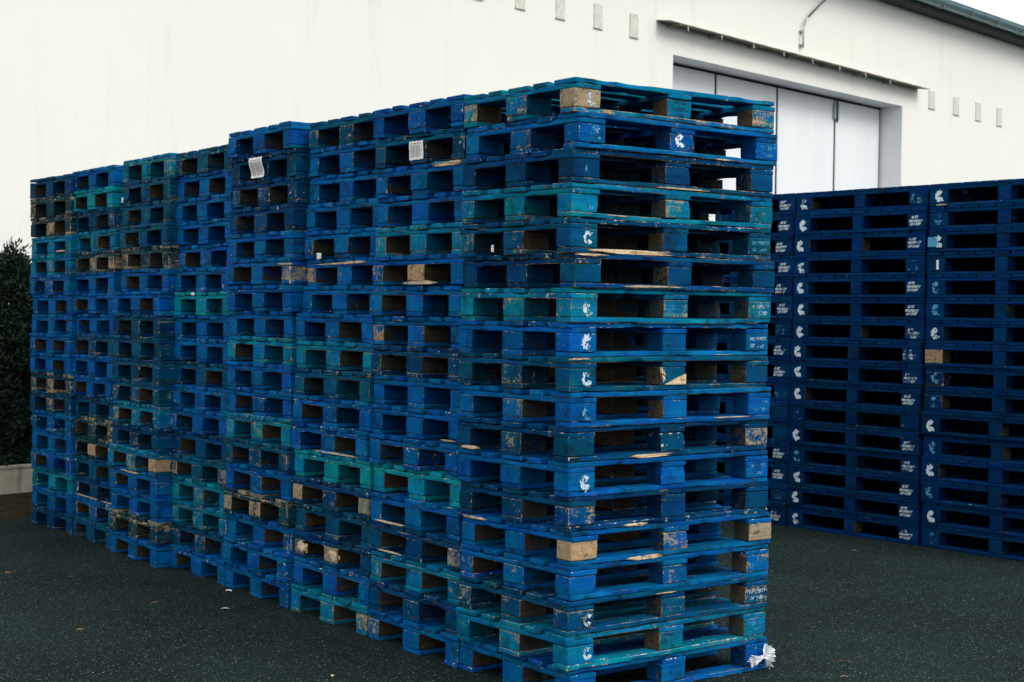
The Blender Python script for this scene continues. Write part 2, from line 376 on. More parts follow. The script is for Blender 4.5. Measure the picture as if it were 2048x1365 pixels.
def pallet_eur(loc, rz, zs, code, rg, label, bares, name='pallet'):
    root = empty(name, loc, rz, (1, 1, zs)); root.rotation_euler[0] = rg.gauss(0, .0022); root.rotation_euler[1] = rg.gauss(0, .0014); tag(root, label, 'pallet', 'blue pallets stacked in the long row')
    base = PAINT[code]; bb = BAREBASE[code]; parts = {}
    def C(v=.16, extra=0.0): c = tint(base, rg, v); return (*c, max(0, min(1, bb*rg.uniform(.3, 1.4)+extra)))
    j = lambda s=.0025: rg.uniform(-s, s)
    flip = lambda: rg.choice((0, math.pi))
    for k, (y, wd) in enumerate(((.0725, 1), (.236, 0), (.4, 1), (.564, 0), (.7275, 1))):
        parts['deck', k] = mobj('deck_board', rg.choice(DECK_W if wd else DECK_N), root, (.6+j(.004), y+j(.004), .1331), (j(.002), j(.001), flip()+j(.004)), C(.22))
    for k, x in enumerate((.0725, .6, 1.1275)):
        parts['str', k] = mobj('stringer_board', rg.choice(STRG), root, (x+j(.003), .4+j(.003), .1111), (0, j(.001), R(90)+flip()*0+j(.004)), C(.16))
    for i, x in enumerate((.0725, .6, 1.1275)):
        for q, y in enumerate((.05, .4, .75)):
            ex = bares.get((i, q), 0)
            c = C(.14); 
            if ex: c = (c[0], c[1], c[2], ex if ex >= .8 else ex*.86)
            elif rg.random() < .12: c = (c[0], c[1], c[2], min(1, bb+rg.uniform(.05, .22)))
            if i == 1 and q == 1: c = (*c[:3], .6)
            parts['block', i, q] = mobj('block', rg.choice(BLK[(i, q)]), root, (x+j(), y+j(), .0611), (0, 0, j(.02)), c)
    for k, (y, ms) in enumerate(((.05, BOT_E), (.4, BOT_M), (.75, BOT_E))):
        parts['bot', k] = mobj('bottom_board', rg.choice(ms), root, (.6+j(.005), y+j(.003), .0109), (j(.002), j(.001), flip()+j(.004)), C(.2, .08))
    return root, parts

def pallet_per(loc, rz, zs, code, rg, label, bares):
    root = empty('pallet', loc, rz, (1, 1, zs)); tag(root, label, 'pallet', 'dark blue pallets stacked in front of the warehouse door')
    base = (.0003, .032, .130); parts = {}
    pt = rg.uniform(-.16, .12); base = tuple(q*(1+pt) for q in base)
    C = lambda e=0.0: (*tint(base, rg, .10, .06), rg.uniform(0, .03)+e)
    j = lambda s=.0015: rg.uniform(-s, s)
    for k in range(9): parts['deck', k] = mobj('deck_board', rg.choice(RDECK), root, (.5+j(.003), .0605+k*.13487+j(.001), .1511), (0, 0, j(.001)), C())
    for k, x in enumerate((.05, .5, .95)): mobj('stringer_board', rg.choice(RSTR), root, (x+j(), .6+j(), .1291), (0, 0, R(90)+j(.002)), C())
    for i, x in enumerate((.05, .5, .95)):
        for q, y in enumerate((.08, .6, 1.125)):
            ex = bares.get((i, q), 0); parts['block', i, q] = mobj('block', rg.choice(RBLK[(i, q)]), root, (x+j(), y+j(), .0701), (0, 0, j(.006)), C(ex))
    for k, x in enumerate((.05, .5, .95)): parts['bot', k] = mobj('bottom_board', rg.choice(RBOT), root, (x+j(), .6, .0109), (0, 0, R(90)+j(.002)), C(.04))
    for k, y in enumerate((.05, .6, 1.15)):
        for xx in (.275, .725): mobj('bottom_board', RSHORT[k % 2], root, (xx, y, .0109), (0, 0, 0), C())
    return root, parts
RSHORT = variants('bottom_board', .346, .100, .0212, step=.05, warp=.0, chips=1, n=2)

NEAR = dict(rot=(R(90), 0, 0)); LEFT = dict(rot=(R(90), 0, R(-90)))
def mark(name, me, block, side, off, u, v, color, strength, sc=1.0, rz=0.0):
    """a painted mark on the outside of a block: side 'near' = local -y, 'left' = local -x"""
    if side == 'near': loc = (u, -off, v); rot = (R(90), rz, 0)  # rz tilts the mark in its own plane
    else: loc = (-off, -u, v); rot = (R(90), 0, R(-90))
    o = mobj(name, me, block, loc, rot, (*color, strength)); o.scale = (sc, sc, 1); return o

COLS = 'mbdmtdmbtbdbdbbtmb btbbmbbbdbbblbdmdb tbbbbbbbmtbbldtdbm bdddbbbbmbbmtbwbbb tbbbbblbbtbbdtmmtb mtttwbbdtttmdmbbwb bldmwbbbtbbtwwtdbt dwwmmbbbbbwdbbbmbd'.split()
PL = [(.04, .029, .012, -.031, -.012, 2.639), (.026, .845, -.016, .031, .037, 2.66), (.046, 1.679, -.008, .023, -.026, 2.668), (.044, 2.512, -.018, .019, .003, 2.679),
      (.068, 3.33, -.013, .018, -.012, 2.627), (-.005, 4.135, -.022, .055, -.02, 2.628), (.051, 4.991, -.016, -.02, .005, 2.616), (.03, 5.72, .007, -.024, .018, 2.597)]
CNAME = ['of the near corner stack', 'of second stack from near corner', 'of third stack from near corner', 'of fourth stack from near corner',
         'of fourth stack from hedge end', 'of third stack from hedge end', 'of second stack from hedge end', 'of end stack beside the hedge']
BARES = {
 (1, 1): {(0, 0): .84, (1, 0): .40, (2, 0): .58, (0, 1): .52, (0, 2): .7}, (1, 2): {(0, 1): .5}, (1, 4): {(2, 0): .5, (0, 2): .5}, (1, 5): {(1, 0): .3}, (1, 7): {(0, 1): .52, (1, 0): .6, (0, 0): .45, (2, 0): .5},
 (1, 10): {(0, 1): .58, (0, 2): .42}, (1, 11): {(2, 0): .66}, (1, 14): {(0, 0): .9, (1, 0): .62, (2, 0): .92}, (1, 15): {(0, 0): .36, (1, 0): .42, (2, 0): .55, (0, 2): .45}, (1, 16): {(0, 0): .48, (0, 1): .46, (1, 0): .5, (2, 0): .6, (0, 2): .52}, (1, 17): {(2, 0): .45, (1, 0): .4},
 (2, 2): {(0, 2): .62, (0, 1): .4}, (2, 5): {(0, 1): .46, (0, 2): .52, (0, 0): .55}, (2, 6): {(0, 1): 1.2, (0, 2): .66}, (2, 8): {(0, 2): .75}, (2, 15): {(0, 0): .7}, (2, 16): {(0, 2): .5, (0, 1): .42, (0, 0): .45}, (2, 18): {(0, 2): .6},
 (3, 1): {(0, 2): .5, (0, 1): .55}, (3, 5): {(0, 2): .6}, (3, 6): {(0, 2): .68, (0, 1): .45}, (3, 14): {(0, 2): .85, (0, 0): .85, (0, 1): .5}, (3, 16): {(0, 2): .75, (0, 1): .9}, (3, 18): {(0, 1): .5, (0, 0): .66},
 (4, 3): {(0, 2): .55, (0, 1): .5}, (4, 4): {(0, 1): .5}, (4, 6): {(0, 0): .75}, (4, 9): {(0, 2): .52, (0, 0): .45}, (4, 12): {(0, 1): .5, (0, 2): .5}, (4, 15): {(0, 2): .8, (0, 1): .78, (0, 0): .5}, (4, 16): {(0, 0): .5},
 (5, 1): {(0, 2): .6}, (5, 5): {(0, 2): .5, (0, 1): .45}, (5, 12): {(0, 2): .5}, (5, 14): {(0, 2): .7, (0, 0): .7, (0, 1): .5}, (5, 15): {(0, 1): .5}, (5, 16): {(0, 2): .5, (0, 1): .5, (0, 0): .5}, (5, 17): {(0, 1): .55},
 (6, 5): {(0, 2): .7, (0, 1): .55}, (6, 11): {(0, 2): .6, (0, 1): .5}, (6, 12): {(0, 2): .7}, (6, 14): {(0, 1): .6, (0, 0): .85}, (6, 15): {(0, 0): .3}, (6, 17): {(0, 2): .62, (0, 1): .5, (0, 0): .5},
 (7, 5): {(0, 2): .62, (0, 1): .75, (0, 0): .75}, (7, 14): {(0, 1): 1.1}, (7, 17): {(0, 2): .6, (0, 1): .6}, (7, 13): {(0, 1): .5}, (8, 6): {(0, 1): .55}, (8, 11): {(0, 2): .66, (0, 1): .7, (0, 0): .6}, (8, 12): {(0, 1): .6}, (8, 15): {(0, 2): .55}}
# which extra words set a pallet apart
EXTRA = {(1, 1): 'with tan corner block', (2, 6): 'with sandy middle block', (2, 2): 'with white barcode label', (4, 2): 'with curled barcode label', (1, 9): 'with broken middle block', (1, 14): 'with bare wood corner block', (3, 16): 'with chewed blocks', (7, 14): 'with bare tan block'}
E = {}
for ci in range(8):
    x0, y0, rz, tx, ty, H = PL[ci]; n = 18; pitch = H/n
    for r in range(1, 19):
        k = n-r; rg = random.Random(ci*100+r); t = k/17
        ox, oy = rg.gauss(0, .009), rg.gauss(0, .006)
        if ci == 3 and r <= 7: ox -= .025; oy -= .035
        if ci == 2 and r <= 7: ox += .03; oy -= .02
        if ci == 5 and r >= 7: ox -= .03
        if ci == 5 and r < 7: oy -= .01
        if ci == 0 and r in (1, 2, 3): ox += .004
        code = COLS[ci][r-1]
        lab = f"{WORD[code]} pallet {EXTRA.get((ci+1, r), '')}, {ORD[r-1]} {CNAME[ci]}".replace(' ,', ',')
        b = BARES.get((ci+1, r), {})
        root, parts = pallet_eur((x0+tx*t+ox, y0+ty*t+oy, k*pitch), rz+rg.gauss(0, .005), pitch/.1445, code, rg, lab, b)
        if ci+1 == 1: b = b
        E[(ci+1, r)] = (root, parts)

def P_(c, r, *key): return E[(c, r)][1][key]
# emblems on the near corner block and lettering on the far one, near corner stack
for r, st, col_, sc, ms in ((1, .62, WHITE, 1, EMB), (2, .42, PALE, 1.15, EMB), (3, .25, PALE, 1, EMB), (4, .45, PALE, 1.1, EMB), (5, .95, WHITE, 1, EMBW), (7, .80, WHITE, 1.05, EMB), (8, .92, WHITE, 1.05, EMB), (9, 1.0, WHITE, 1.08, EMBW),
                           (10, .55, PALE, 1, EMB), (12, .80, WHITE, 1.1, EMB), (16, .9, WHITE, .95, EMBW), (17, .95, WHITE, .95, EMBW)):
    mark('emblem', ms[r % len(ms)], P_(1, r, 'block', 0, 0), 'near', .0525, .016 if r < 16 else .032, r % 3*.004-.006, tuple(.7*a+.3*b for a, b in zip(col_, PALE)), st*.74, sc*.74, (r*37 % 11-5)*.05)
for r, st, col_ in ((1, .38, PALE), (2, .5, PALE), (5, .72, PALE), (7, .6, WHITE), (8, .75, WHITE), (10, .5, PALE), (12, .6, PALE), (16, .78, WHITE), (17, .55, PALE)):
    mark('stencil_lettering', TXT_M[r % 3], P_(1, r, 'block', 2, 0), 'near', .0525, .004, 0, tuple(.55*a+.45*b for a, b in zip(col_, PALE)), st*.86, .88)
mark('stamp', STAMP, P_(1, 1, 'block', 1, 0), 'near', .0525, .004, 0, (.012, .05, .07), 1.0, 1.1)
mark('stamp', STAMP, P_(1, 17, 'block', 1, 0), 'near', .0525, 0, 0, (.012, .05, .07), .7, 1.0)
mark('paint_smear', EMB[2], P_(1, 2, 'block', 1, 0), 'near', .0525, -.02, .004, WHITE, .55, .8)

# split and broken timber, each a child of the pallet it tears from (or of its board)
def split(c, r, board, x, L, H, z=0.0, y=None, seed=0):
    b = P_(c, r, *board); me = splinter(seed+c*7+r, L, H)
    root = E[(c, r)][0]
    if board[0] == 'bot': loc = (x, -.0015, .011+z)
    else: loc = (x, -.0015, .133+z)
    return mobj('split_wood', me, root, loc)
for a in ((5, 'bot', 0, .33, .52, .020, -.002), (6, 'deck', 0, .09, .20, .012, .004), (11, 'bot', 0, .47, .26, .018, -.004), (13, 'bot', 0, .37, .15, .014, -.006), (14, 'bot', 0, .41, .22, .022, -.008),
          (3, 'bot', 0, .62, .36, .010, -.004), (6, 'bot', 0, .45, .40, .010, 0), (2, 'bot', 0, .85, .2, .006, -.006), (9, 'deck', 0, .05, .13, .012, .006), (10, 'bot', 0, .95, .25, .006, .004), (16, 'deck', 0, .55, .14, .006, -.006), (4, 'bot', 0, .25, .16, .006, .004), (8, 'bot', 0, .9, .12, .004, -.006)):
    split(1, a[0], (a[1], a[2]), a[3], a[4], a[5], a[6])
# splinters lying on the left face (local -x): rotate so length runs along y
def split_left(c, r, y, L, H, z, seed=3):
    return mobj('split_wood', splinter(seed+c*5+r, L, H, .008), E[(c, r)][0], (-.0015, y, z), (0, 0, R(-90)))
for a in ((2, 3, .14, .30, .022, .128), (3, 6, .42, .60, .016, .118), (2, 6, .36, .34, .022, .012), (4, 6, .05, .2, .01, .11), (3, 12, .3, .5, .012, .012), (6, 15, .45, .35, .014, .13), (7, 16, .55, .5, .010, .012), (7, 16, .12, .3, .012, .012), (1, 14, .7, .2, .016, .13), (2, 15, .62, .25, .012, .012), (2, 14, .6, .3, .012, .01), (1, 11, .7, .16, .018, .012), (8, 4, .2, .25, .014, .03), (2, 11, .1, .14, .008, .012)):
    split_left(*a)
# raw broken wedge on the middle block of the ninth pallet
bl = P_(1, 9, 'block', 1, 0)
mobj('split_wood', mesh('split_wood', [(-.055, -.055, -.037), (.070, -.056, -.037), (.070, -.056, .008), (.02, -.057, -.008), (-.055, -.045, -.037), (.070, -.045, -.037), (.070, -.045, .008), (.02, -.045, -.008)],
     [(0, 1, 2, 3), (4, 7, 6, 5), (0, 4, 5, 1), (1, 5, 6, 2), (2, 6, 7, 3), (3, 7, 4, 0)], M_RAW), bl)
mobj('split_wood', splinter(77, .07, .022, .014), bl, (-.066, -.048, .005), (0, R(80), 0))

# chewed chipboard lumps on the sixteenth pallet of the third stack
for q, dy in ((1, 0), (2, 0)):
    bm = bmesh.new(); bmesh.ops.create_icosphere(bm, subdivisions=4, radius=.045)
    for v in bm.verts:
        k = 1+.35*noise.noise(v.co*40+Vector((q, 0, 0)))+.2*noise.noise(v.co*110); v.co = Vector((v.co.x*.35*k, v.co.y*1.0*k, v.co.z*.62*k))
    me = bpy.data.meshes.new('broken_chipboard'); bm.to_mesh(me); bm.free(); me.materials.append(M_RAW)
    mobj('broken_chipboard', me, P_(3, 16, 'block', 0, q), (-.066, -.03, .0), (.25, 0, 0))

# barcode labels
def barcode(c, r, u, v, W, H, parent, curl, seed):
    rg = random.Random(seed); n = 8
    V = []; Fc = []
    f = lambda x, y: (-.056 if parent else -.004) - curl*(x/W)**2 - .25*curl*(1+math.sin(y/H*5))
    for i in range(n+1):
        for k in range(n+1):
            x = (i/n-.5)*W; y = (k/n-.5)*H
            V.append(Vector((f(x, y)*1.0, -x+rg.uniform(-.0015, .0015)*(i in (0, n)), y+rg.uniform(-.002, .002)*(k in (0, n)))))
    for i in range(n):
        for k in range(n): Fc.append((i*(n+1)+k, i*(n+1)+k+1, (i+1)*(n+1)+k+1, (i+1)*(n+1)+k))
    m0 = len(V); V += [v+Vector((.0006, 0, 0)) for v in V]; Fc += [tuple(m0+q for q in fc[::-1]) for fc in Fc]
    lb = mobj('barcode_label', mesh('barcode_label', V, Fc, M_PAPER), E[(c, r)][0], (-.002, u, v))
    V = []; Fc = []; x = -W*.42
    while x < W*.30:
        w_ = rg.choice((.0012, .002, .0032))
        for a in range(6):
            ya, yb = (-.38+.11*a)*H, (-.38+.11*(a+1))*H; b = len(V)
            for (xx, yy) in ((x, ya), (x+w_, ya), (x+w_, yb), (x, yb)): V.append(Vector((f(xx, yy)-.0008, -xx, yy)))
            Fc.append((b, b+1, b+2, b+3))
        x += w_+rg.choice((.004, .006, .009))
    for q in range(5):
        b = len(V); y = H*(.34+.0*q); xx = -W*.4+q*W*.15
        for (px, py) in ((xx, y), (xx+W*.1, y), (xx+W*.1, y+.004), (xx, y+.004)): V.append(Vector((f(px, py)-.0008, -px, py)))
        Fc.append((b, b+1, b+2, b+3))
    mobj('barcode', mesh('barcode', V, Fc, M_INK), lb)
barcode(2, 2, .40, .062, .125, .088, False, .006, 1)
barcode(4, 2, .43, .070, .165, .112, False, .035, 2)
def scrap(c, r, u, v, W, H, x=-.004, seed=0, name='paper_scrap', side='left'):
    rg = random.Random(seed); n = 5; V = []; Fc = []
    for i in range(n+1):
        for k in range(n+1):
            a, b = (i/n-.5)*W, (k/n-.5)*H; d = .006*noise.noise(Vector((i*.9, k*.9, seed)))
            a += rg.uniform(-.12, .12)*W/n; b += rg.uniform(-.15, .15)*H/n
            V.append(Vector((x+d, u-a, v+b)) if side == 'left' else Vector((u+a, x+d, v+b)))
    for i in range(n):
        for k in range(n): Fc.append((i*(n+1)+k, i*(n+1)+k+1, (i+1)*(n+1)+k+1, (i+1)*(n+1)+k))
    me = mesh(name, V, Fc, M_PAPER); mobj(name, me, E[(c, r)][0])
scrap(3, 5, .62, .012, .05, .03, -.008, 3); scrap(5, 7, .50, .132, .05, .018, -.008, 5); scrap(1, 5, .54, .03, .02, .03, -.006, 7); scrap(6, 2, .79, .03, .03, .035, -.006, 9)
scrap(1, 4, .86, .035, .04, .04, .05, 11, side='near')

# ---------------------------------------------------------------- dark stacks in front of the door
RX, RY, RA = 4.867, 3.352, R(-90+3.2)      # left base corner of the first visible face and the direction its face runs
rd = Vector((math.cos(RA), math.sin(RA), 0)); rin = Vector((-rd.y, rd.x, 0))
RN = ['of dark stack behind near corner stack', 'of dark stack just right of near corner stack', 'of dark stack at right photo edge']
TX = [[.7, .8, .9, .9, .75, .8, .35, .8, .9, .4, .1, .2, 1, .85, .4, .85], [.4, 1, .8, .35, 1, .9, .5, .5, .6, .95, .15, .7, .5, 1, .95, .65], [.4]*16]
EM = [[.6]*16, [.6, 1, .85, .7, 1, 1, .85, 1, .9, 1, .25, 1, .55, .95, 1, .6], [1, .45, .95, 0, .55, .5, .6, 0, .4, .35, 1, .5, 1, .55, 1, .45]]
RN.append('of dark stack glimpsed through the near corner stack'); TX.append([.5]*16); EM.append([.6]*16)
for s, (k0, nm) in enumerate(((-1, RN[0]), (0, RN[1]), (1, RN[2]), (-2, RN[3]))):
    Hh = 2.60; pitch = Hh/16
    for r in range(1, 17):
        k = 16-r; rg = random.Random(9000+s*50+r); t = k/15
        # local +y of the pallet points away to the left along the face, so the origin sits at the right end
        o = Vector((RX, RY, 0)) + rd*((k0+1)*1.228 + .0) + rd*(.03*t+rg.gauss(0, .006)) + rin*rg.gauss(0, .006)
        if s == 0: o += rd*.014
        b = {(0, 2): .85} if (s == 2 and r == 8) else ({(0, 2): .3} if (s == 2 and r in (9, 10)) else {})
        lab = f"dark blue pallet{' with bare block' if (s == 2 and r == 8) else ''}, {ORD[r-1] if r < 14 else ['third from bottom', 'second from bottom', 'bottommost'][r-14]} {nm}"
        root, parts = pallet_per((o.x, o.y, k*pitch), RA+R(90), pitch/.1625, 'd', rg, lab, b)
        if EM[s][r-1]:
            mark('emblem', EMB[r % 5], parts['block', 0, 2], 'left', .0525, .004+rg.gauss(0, .006), rg.gauss(0, .004), WHITE if EM[s][r-1] > .55 else PALE, EM[s][r-1], 1.0)
        mark('stencil_lettering', TXT_R[r % 4], parts['block', 0, 0], 'left', .0525, -.008+rg.gauss(0, .006), rg.gauss(0, .004), WHITE if TX[s][r-1] > .45 else PALE, TX[s][r-1], 1.0)
        if s == 2 and r in (3, 4):
            W0 = .075 if r == 3 else .02
            lb = mobj('paper_label', boxes('paper_label', [(-.0555, -.0545, -.03+(.03 if r == 3 else -.0), -.03+W0+(.03 if r == 3 else 0), -.032, .036)], M_PAPER if r == 4 else M_MARK), parts['block', 0, 2], color=(.10, .40, .60, .9))
        if s == 2 and r == 1:
            mobj('split_wood', splinter(55, .12, .012, .004), root, (-.0015, 1.1, .011), (0, 0, R(-90)))

# a row added right behind it, to keep bright wall out of the openings
for s in range(-1, 2):
    for r in range(1, 17):
        k = 16-r; rg = random.Random(12000+s*50+r); pitch = 2.585/16
        o = Vector((RX, RY, 0)) + rd*((s+1)*1.243+.05+rg.gauss(0, .004)) + rin*(1.04+rg.gauss(0, .004))
        pallet_per((o.x, o.y, k*pitch), RA+R(90), pitch/.1625, 'd', rg, f"dark blue pallet, {ORD[r-1] if r < 14 else ['third from bottom', 'second from bottom', 'bottommost'][r-14]} of {['left', 'middle', 'right'][s+1]} stack added behind the front dark row", {})

# ---------------------------------------------------------------- ground
tag(mobj('ground', mesh('ground', [(-400, -400, 0), (400, -400, 0), (400, 400, 0), (-400, 400, 0)], [(0, 1, 2, 3)], M_ASPHALT)), kind='structure')

# ---------------------------------------------------------------- warehouse (local x along the facade, local -y outwards)
WA = R(11.5); wx, wy = 7.94, 11.05
wx, wy = 7.6466, 10.6839
b_ = empty('warehouse', (wx, wy, 0), WA)
tag(b_, 'cream rendered warehouse with tall recessed white folding doors and a grey gutter, behind the pallets', 'building')
D0 = .42
def wall_mesh():
    S = [-22, 3.38, 10.25, 26]; Z = [0, 5.35, 7.06]; V = []; Fc = []
    def q(a, b, c, d): n = len(V); V.extend([a, b, c, d]); Fc.append((n, n+1, n+2, n+3))
    for i in range(3):
        for k in range(2):
            if i == 1 and k == 0: continue
            q((S[i], 0, Z[k]), (S[i+1], 0, Z[k]), (S[i+1], 0, Z[k+1]), (S[i], 0, Z[k+1]))
    q((-22, 0, 7.06), (26, 0, 7.06), (26, 14, 7.06), (-22, 14, 7.06))
    q((-22, 14, 0), (-22, 0, 0), (-22, 0, 7.06), (-22, 14, 7.06)); q((26, 0, 0), (26, 14, 0), (26, 14, 7.06), (26, 0, 7.06)); q((26, 14, 0), (-22, 14, 0), (-22, 14, 7.06), (26, 14, 7.06))
    return mesh('wall', V, Fc, M_WALL)
mobj('wall', wall_mesh(), b_)
M_REV = mat_simple('white_reveal_paint', (.74, .76, .79), .8, .2, .05, 6, .2)
M_LEAF = NG('door_leaf_paint')
def _leaf(g):
    P = g.obj(); st = g.noise(g.vmath('MULTIPLY', P, (3.0, 3.0, .5)), 1.0, 5, .6)
    c = g.mix(g.ramp(st, .4, .7, 0, .5), (.78, .81, .85), (.70, .73, .78)); g.bump(g.noise(P, 3, 2), .2, .01); return g.fin(c, .5, .3)
M_LEAF = _leaf(M_LEAF)
M_SEAM = mat_simple('rubber_seal', (.012, .02, .022), .7, .3, .2, 30)
M_STEEL = mat_simple('grey_steel', (.30, .36, .40), .5, .5, .2, 30, metal=.2)
rv = [(3.36, 3.38, .0, D0, 0, 5.35)]
mobj('door_reveal', boxes('door_reveal', [(3.30, 3.379, .002, D0+.2, 0, 5.43), (10.251, 10.33, .002, D0+.2, 0, 5.43), (3.379, 10.251, .002, D0+.2, 5.351, 5.43)], M_REV), b_)
mobj('door_backing', boxes('door_backing', [(3.4, 10.24, D0+.09, D0+.14, 0, 5.34)], M_SEAM), b_)
edges = [3.385, 5.08, 6.83, 8.66, 10.235]
for i in range(4):
    me = boxes('door_leaf', [(edges[i]+.028, edges[i+1]-.028, D0, D0+.06, .02, 5.315)], M_LEAF, .008)
    lf = mobj('door_leaf', me, b_)
    mobj('frame_edge', boxes('frame_edge', [(edges[i]+.003, edges[i]+.026, D0+.01, D0+.07, 0.02, 5.318), (edges[i+1]-.026, edges[i+1]-.003, D0+.01, D0+.07, .02, 5.318)], M_SEAM), lf)
mobj('track', boxes('track', [(3.39, 10.24, D0-.005, D0+.05, 5.32, 5.345)], M_SEAM), b_)
hb = mobj('hinge_bracket', boxes('hinge_bracket', [(8.575, 8.745, D0-.04, D0-.002, 4.98, 5.27)], M_STEEL, .01), b_)
mobj('pin', tube('pin', [(8.66, D0-.045, 4.93), (8.66, D0-.045, 5.30)], .014, M_SEAM), hb)
# canopy over the door
M_CAN = mat_simple('weathered_metal_sheet', (.20, .185, .15), .7, .3, .35, 12, .3)
cv = []; cf = []
n = 120
for i in range(n+1):
    s = 2.97+7.85*i/n; wv = .0015*math.sin(i*.9)-.055*i/n
    for (y, z) in ((0.0, 5.785), (-.24, 5.752), (-.24, 5.741), (0.0, 5.773)): cv.append((s, y, z+wv))
for i in range(n):
    for k in range(4): cf.append((i*4+k, i*4+(k+1) % 4, i*4+4+(k+1) % 4, i*4+4+k))
cf += [(0, 3, 2, 1), (n*4, n*4+1, n*4+2, n*4+3)]
cn = mobj('canopy', mesh('canopy', cv, cf, M_CAN), b_)
for i in range(7):
    s = 3.2+i*1.05; mobj('bracket', boxes('bracket', [(s, s+.03, -.24, -.002, 5.715-i*.0075, 5.732-i*.0075)], M_CAN), cn)
for i in range(8):
    s = 3.4+i*.85; mobj('drip_hook', tube('drip_hook', [(s, -.24, 5.72-i*.006), (s+.005, -.24, 5.67-i*.006), (s+.02, -.24, 5.66-i*.006)], .006, M_PAPER, 6), cn)
# ventilation blocks
def mat_vent():
    g = NG('vent_plaster'); P = g.obj(); a = g.noise(g.vmath('MULTIPLY', P, (16.0, 16.0, 11.0)), 1.0, 4, .7, 1.5)
    c = g.mix(g.ramp(a, .42, .62), (.58, .57, .51), (.72, .71, .65)); g.bump(a, .6, .02); return g.fin(c, .9, .2)
M_VENT = mat_vent()
for (s, w_, z0, z1) in ((-.81, .18, 5.50, 5.80), (-.02, .18, 5.50, 5.80), (.77, .18, 5.49, 5.80), (1.56, .18, 5.48, 5.80), (2.35, .19, 5.47, 5.79), (11.24, .23, 5.43, 5.745), (12.22, .23, 5.42, 5.74), (13.16, .23, 5.41, 5.74), (14.09, .23, 5.40, 5.74)):
    v = mobj('vent_block', boxes('vent_block', [(s, s+w_, -.014, .02, z0, z1)], M_VENT, .004), b_)
    mobj('vent_sill', boxes('vent_sill', [(s-.008, s+w_+.008, -.024, -.001, z0-.018, z0-.002)], M_VENT, .003), v)
# conduit
M_PIPE = mat_simple('conduit_grey', (.10, .115, .12), .6, .4, .2, 30)
M_PIPEW = mat_simple('conduit_cream', (.60, .58, .50), .8, .2, .1, 30)
cp = mobj('conduit', tube('conduit', [(6.80, -.06, 5.90), (6.80, -.06, 6.18), (6.83, -.07, 6.28), (6.90, -.08, 6.40)], .016, M_PIPEW), b_)
mobj('conduit_arm', tube('conduit_arm', [(6.90, -.08, 6.40), (7.20, -.10, 6.63), (7.5, -.13, 6.84), (7.68, -.14, 7.0)], .016, M_PIPE), cp)
for z in (5.93, 6.15): mobj('clip', boxes('clip', [(6.765, 6.86, -.05, -.001, z, z+.03)], M_STEEL, .003), cp)
# gutter, soffit, roof
M_GUT = mat_simple('blue_grey_zinc', (.16, .26, .31), .42, .5, .18, 4, metal=.35)
M_SOF = mat_simple('soffit_board', (.05, .06, .055), .8, .2, .2, 10)
M_ROOF = mat_simple('roof_sheet', (.12, .14, .15), .7, .3, .25, 3)
mobj('soffit', boxes('soffit', [(-22.2, 26.2, -.30, .0, 7.062, 7.10)], M_SOF), b_)
def gutter():
    V = []; Fc = []; S = [-22.2+i*(48.4/44) for i in range(45)]; a = [R(180+i*180/14) for i in range(15)]; r0 = .125
    for s in S:
        for r_ in (r0, r0-.006):
            for t in a: V.append((s, -.42+math.cos(t)*r_, 7.245+math.sin(t)*r_))
    nn = 30
    for i in range(len(S)-1):
        for k in range(14):
            Fc.append((i*nn+k, i*nn+k+1, (i+1)*nn+k+1, (i+1)*nn+k)); Fc.append((i*nn+15+k, (i+1)*nn+15+k, (i+1)*nn+16+k, i*nn+16+k))
        Fc.append((i*nn, (i+1)*nn, (i+1)*nn+15, i*nn+15)); Fc.append((i*nn+14, i*nn+29, (i+1)*nn+29, (i+1)*nn+14))
    return mesh('gutter', V, Fc, M_GUT, True)
gt = mobj('gutter', gutter(), b_)
mobj('rim', tube('rim', [(-22.2, -.548, 7.247), (26.2, -.548, 7.247)], .012, M_GUT, 8), gt)
for i in range(3, 43):
    s = -22.2+i*1.1
    mobj('joint', tube('joint', [(s, -.42+math.cos(R(178+q*184/12))*.131, 7.245+math.sin(R(178+q*184/12))*.131) for q in range(13)], .011, M_STEEL, 6), gt)
mobj('roof', mesh('roof', [(-22.3, -.34, 7.27), (26.3, -.34, 7.27), (26.3, 7, 8.35), (-22.3, 7, 8.35), (-22.3, 14.3, 7.27), (26.3, 14.3, 7.27),
     (-22.3, -.30, 7.101), (26.3, -.30, 7.101), (26.3, 14.3, 7.101), (-22.3, 14.3, 7.101)],
     [(0, 1, 2, 3), (3, 2, 5, 4), (6, 7, 1, 0), (8, 9, 4, 5), (7, 8, 5, 2, 1), (9, 6, 0, 3, 4)], M_ROOF), b_)

# ---------------------------------------------------------------- planter, soil and hedge at the left end
M_CONC = NG('planter_concrete')
def _conc(g):
    P = g.obj(); a = g.noise(P, 6, 6, .7); st = g.noise(g.vmath('MULTIPLY', P, (9.0, 9.0, 1.2)), 1.0, 4, .6)
    c = g.mix(g.ramp(a, .35, .65), (.50, .46, .355), (.40, .365, .28)); c = g.mix(g.ramp(st, .55, .7, 0, .5), c, (.12, .13, .10)); g.bump(a, .5, .006); return g.fin(c, .9, .2)
M_CONC = _conc(M_CONC)
pw = empty('planter_wall', (.13, 7.59, 0), WA); tag(pw, 'low pale concrete planter wall under the hedge, left of the far end stack', 'wall')
mobj('wall_panel', boxes('wall_panel', [(-6, 4.0, 0, .11, 0, .30)], M_CONC, .006), pw); mobj('coping', boxes('coping', [(-6, 4.0, -.006, .118, .3005, .322)], M_CONC, .005), pw)
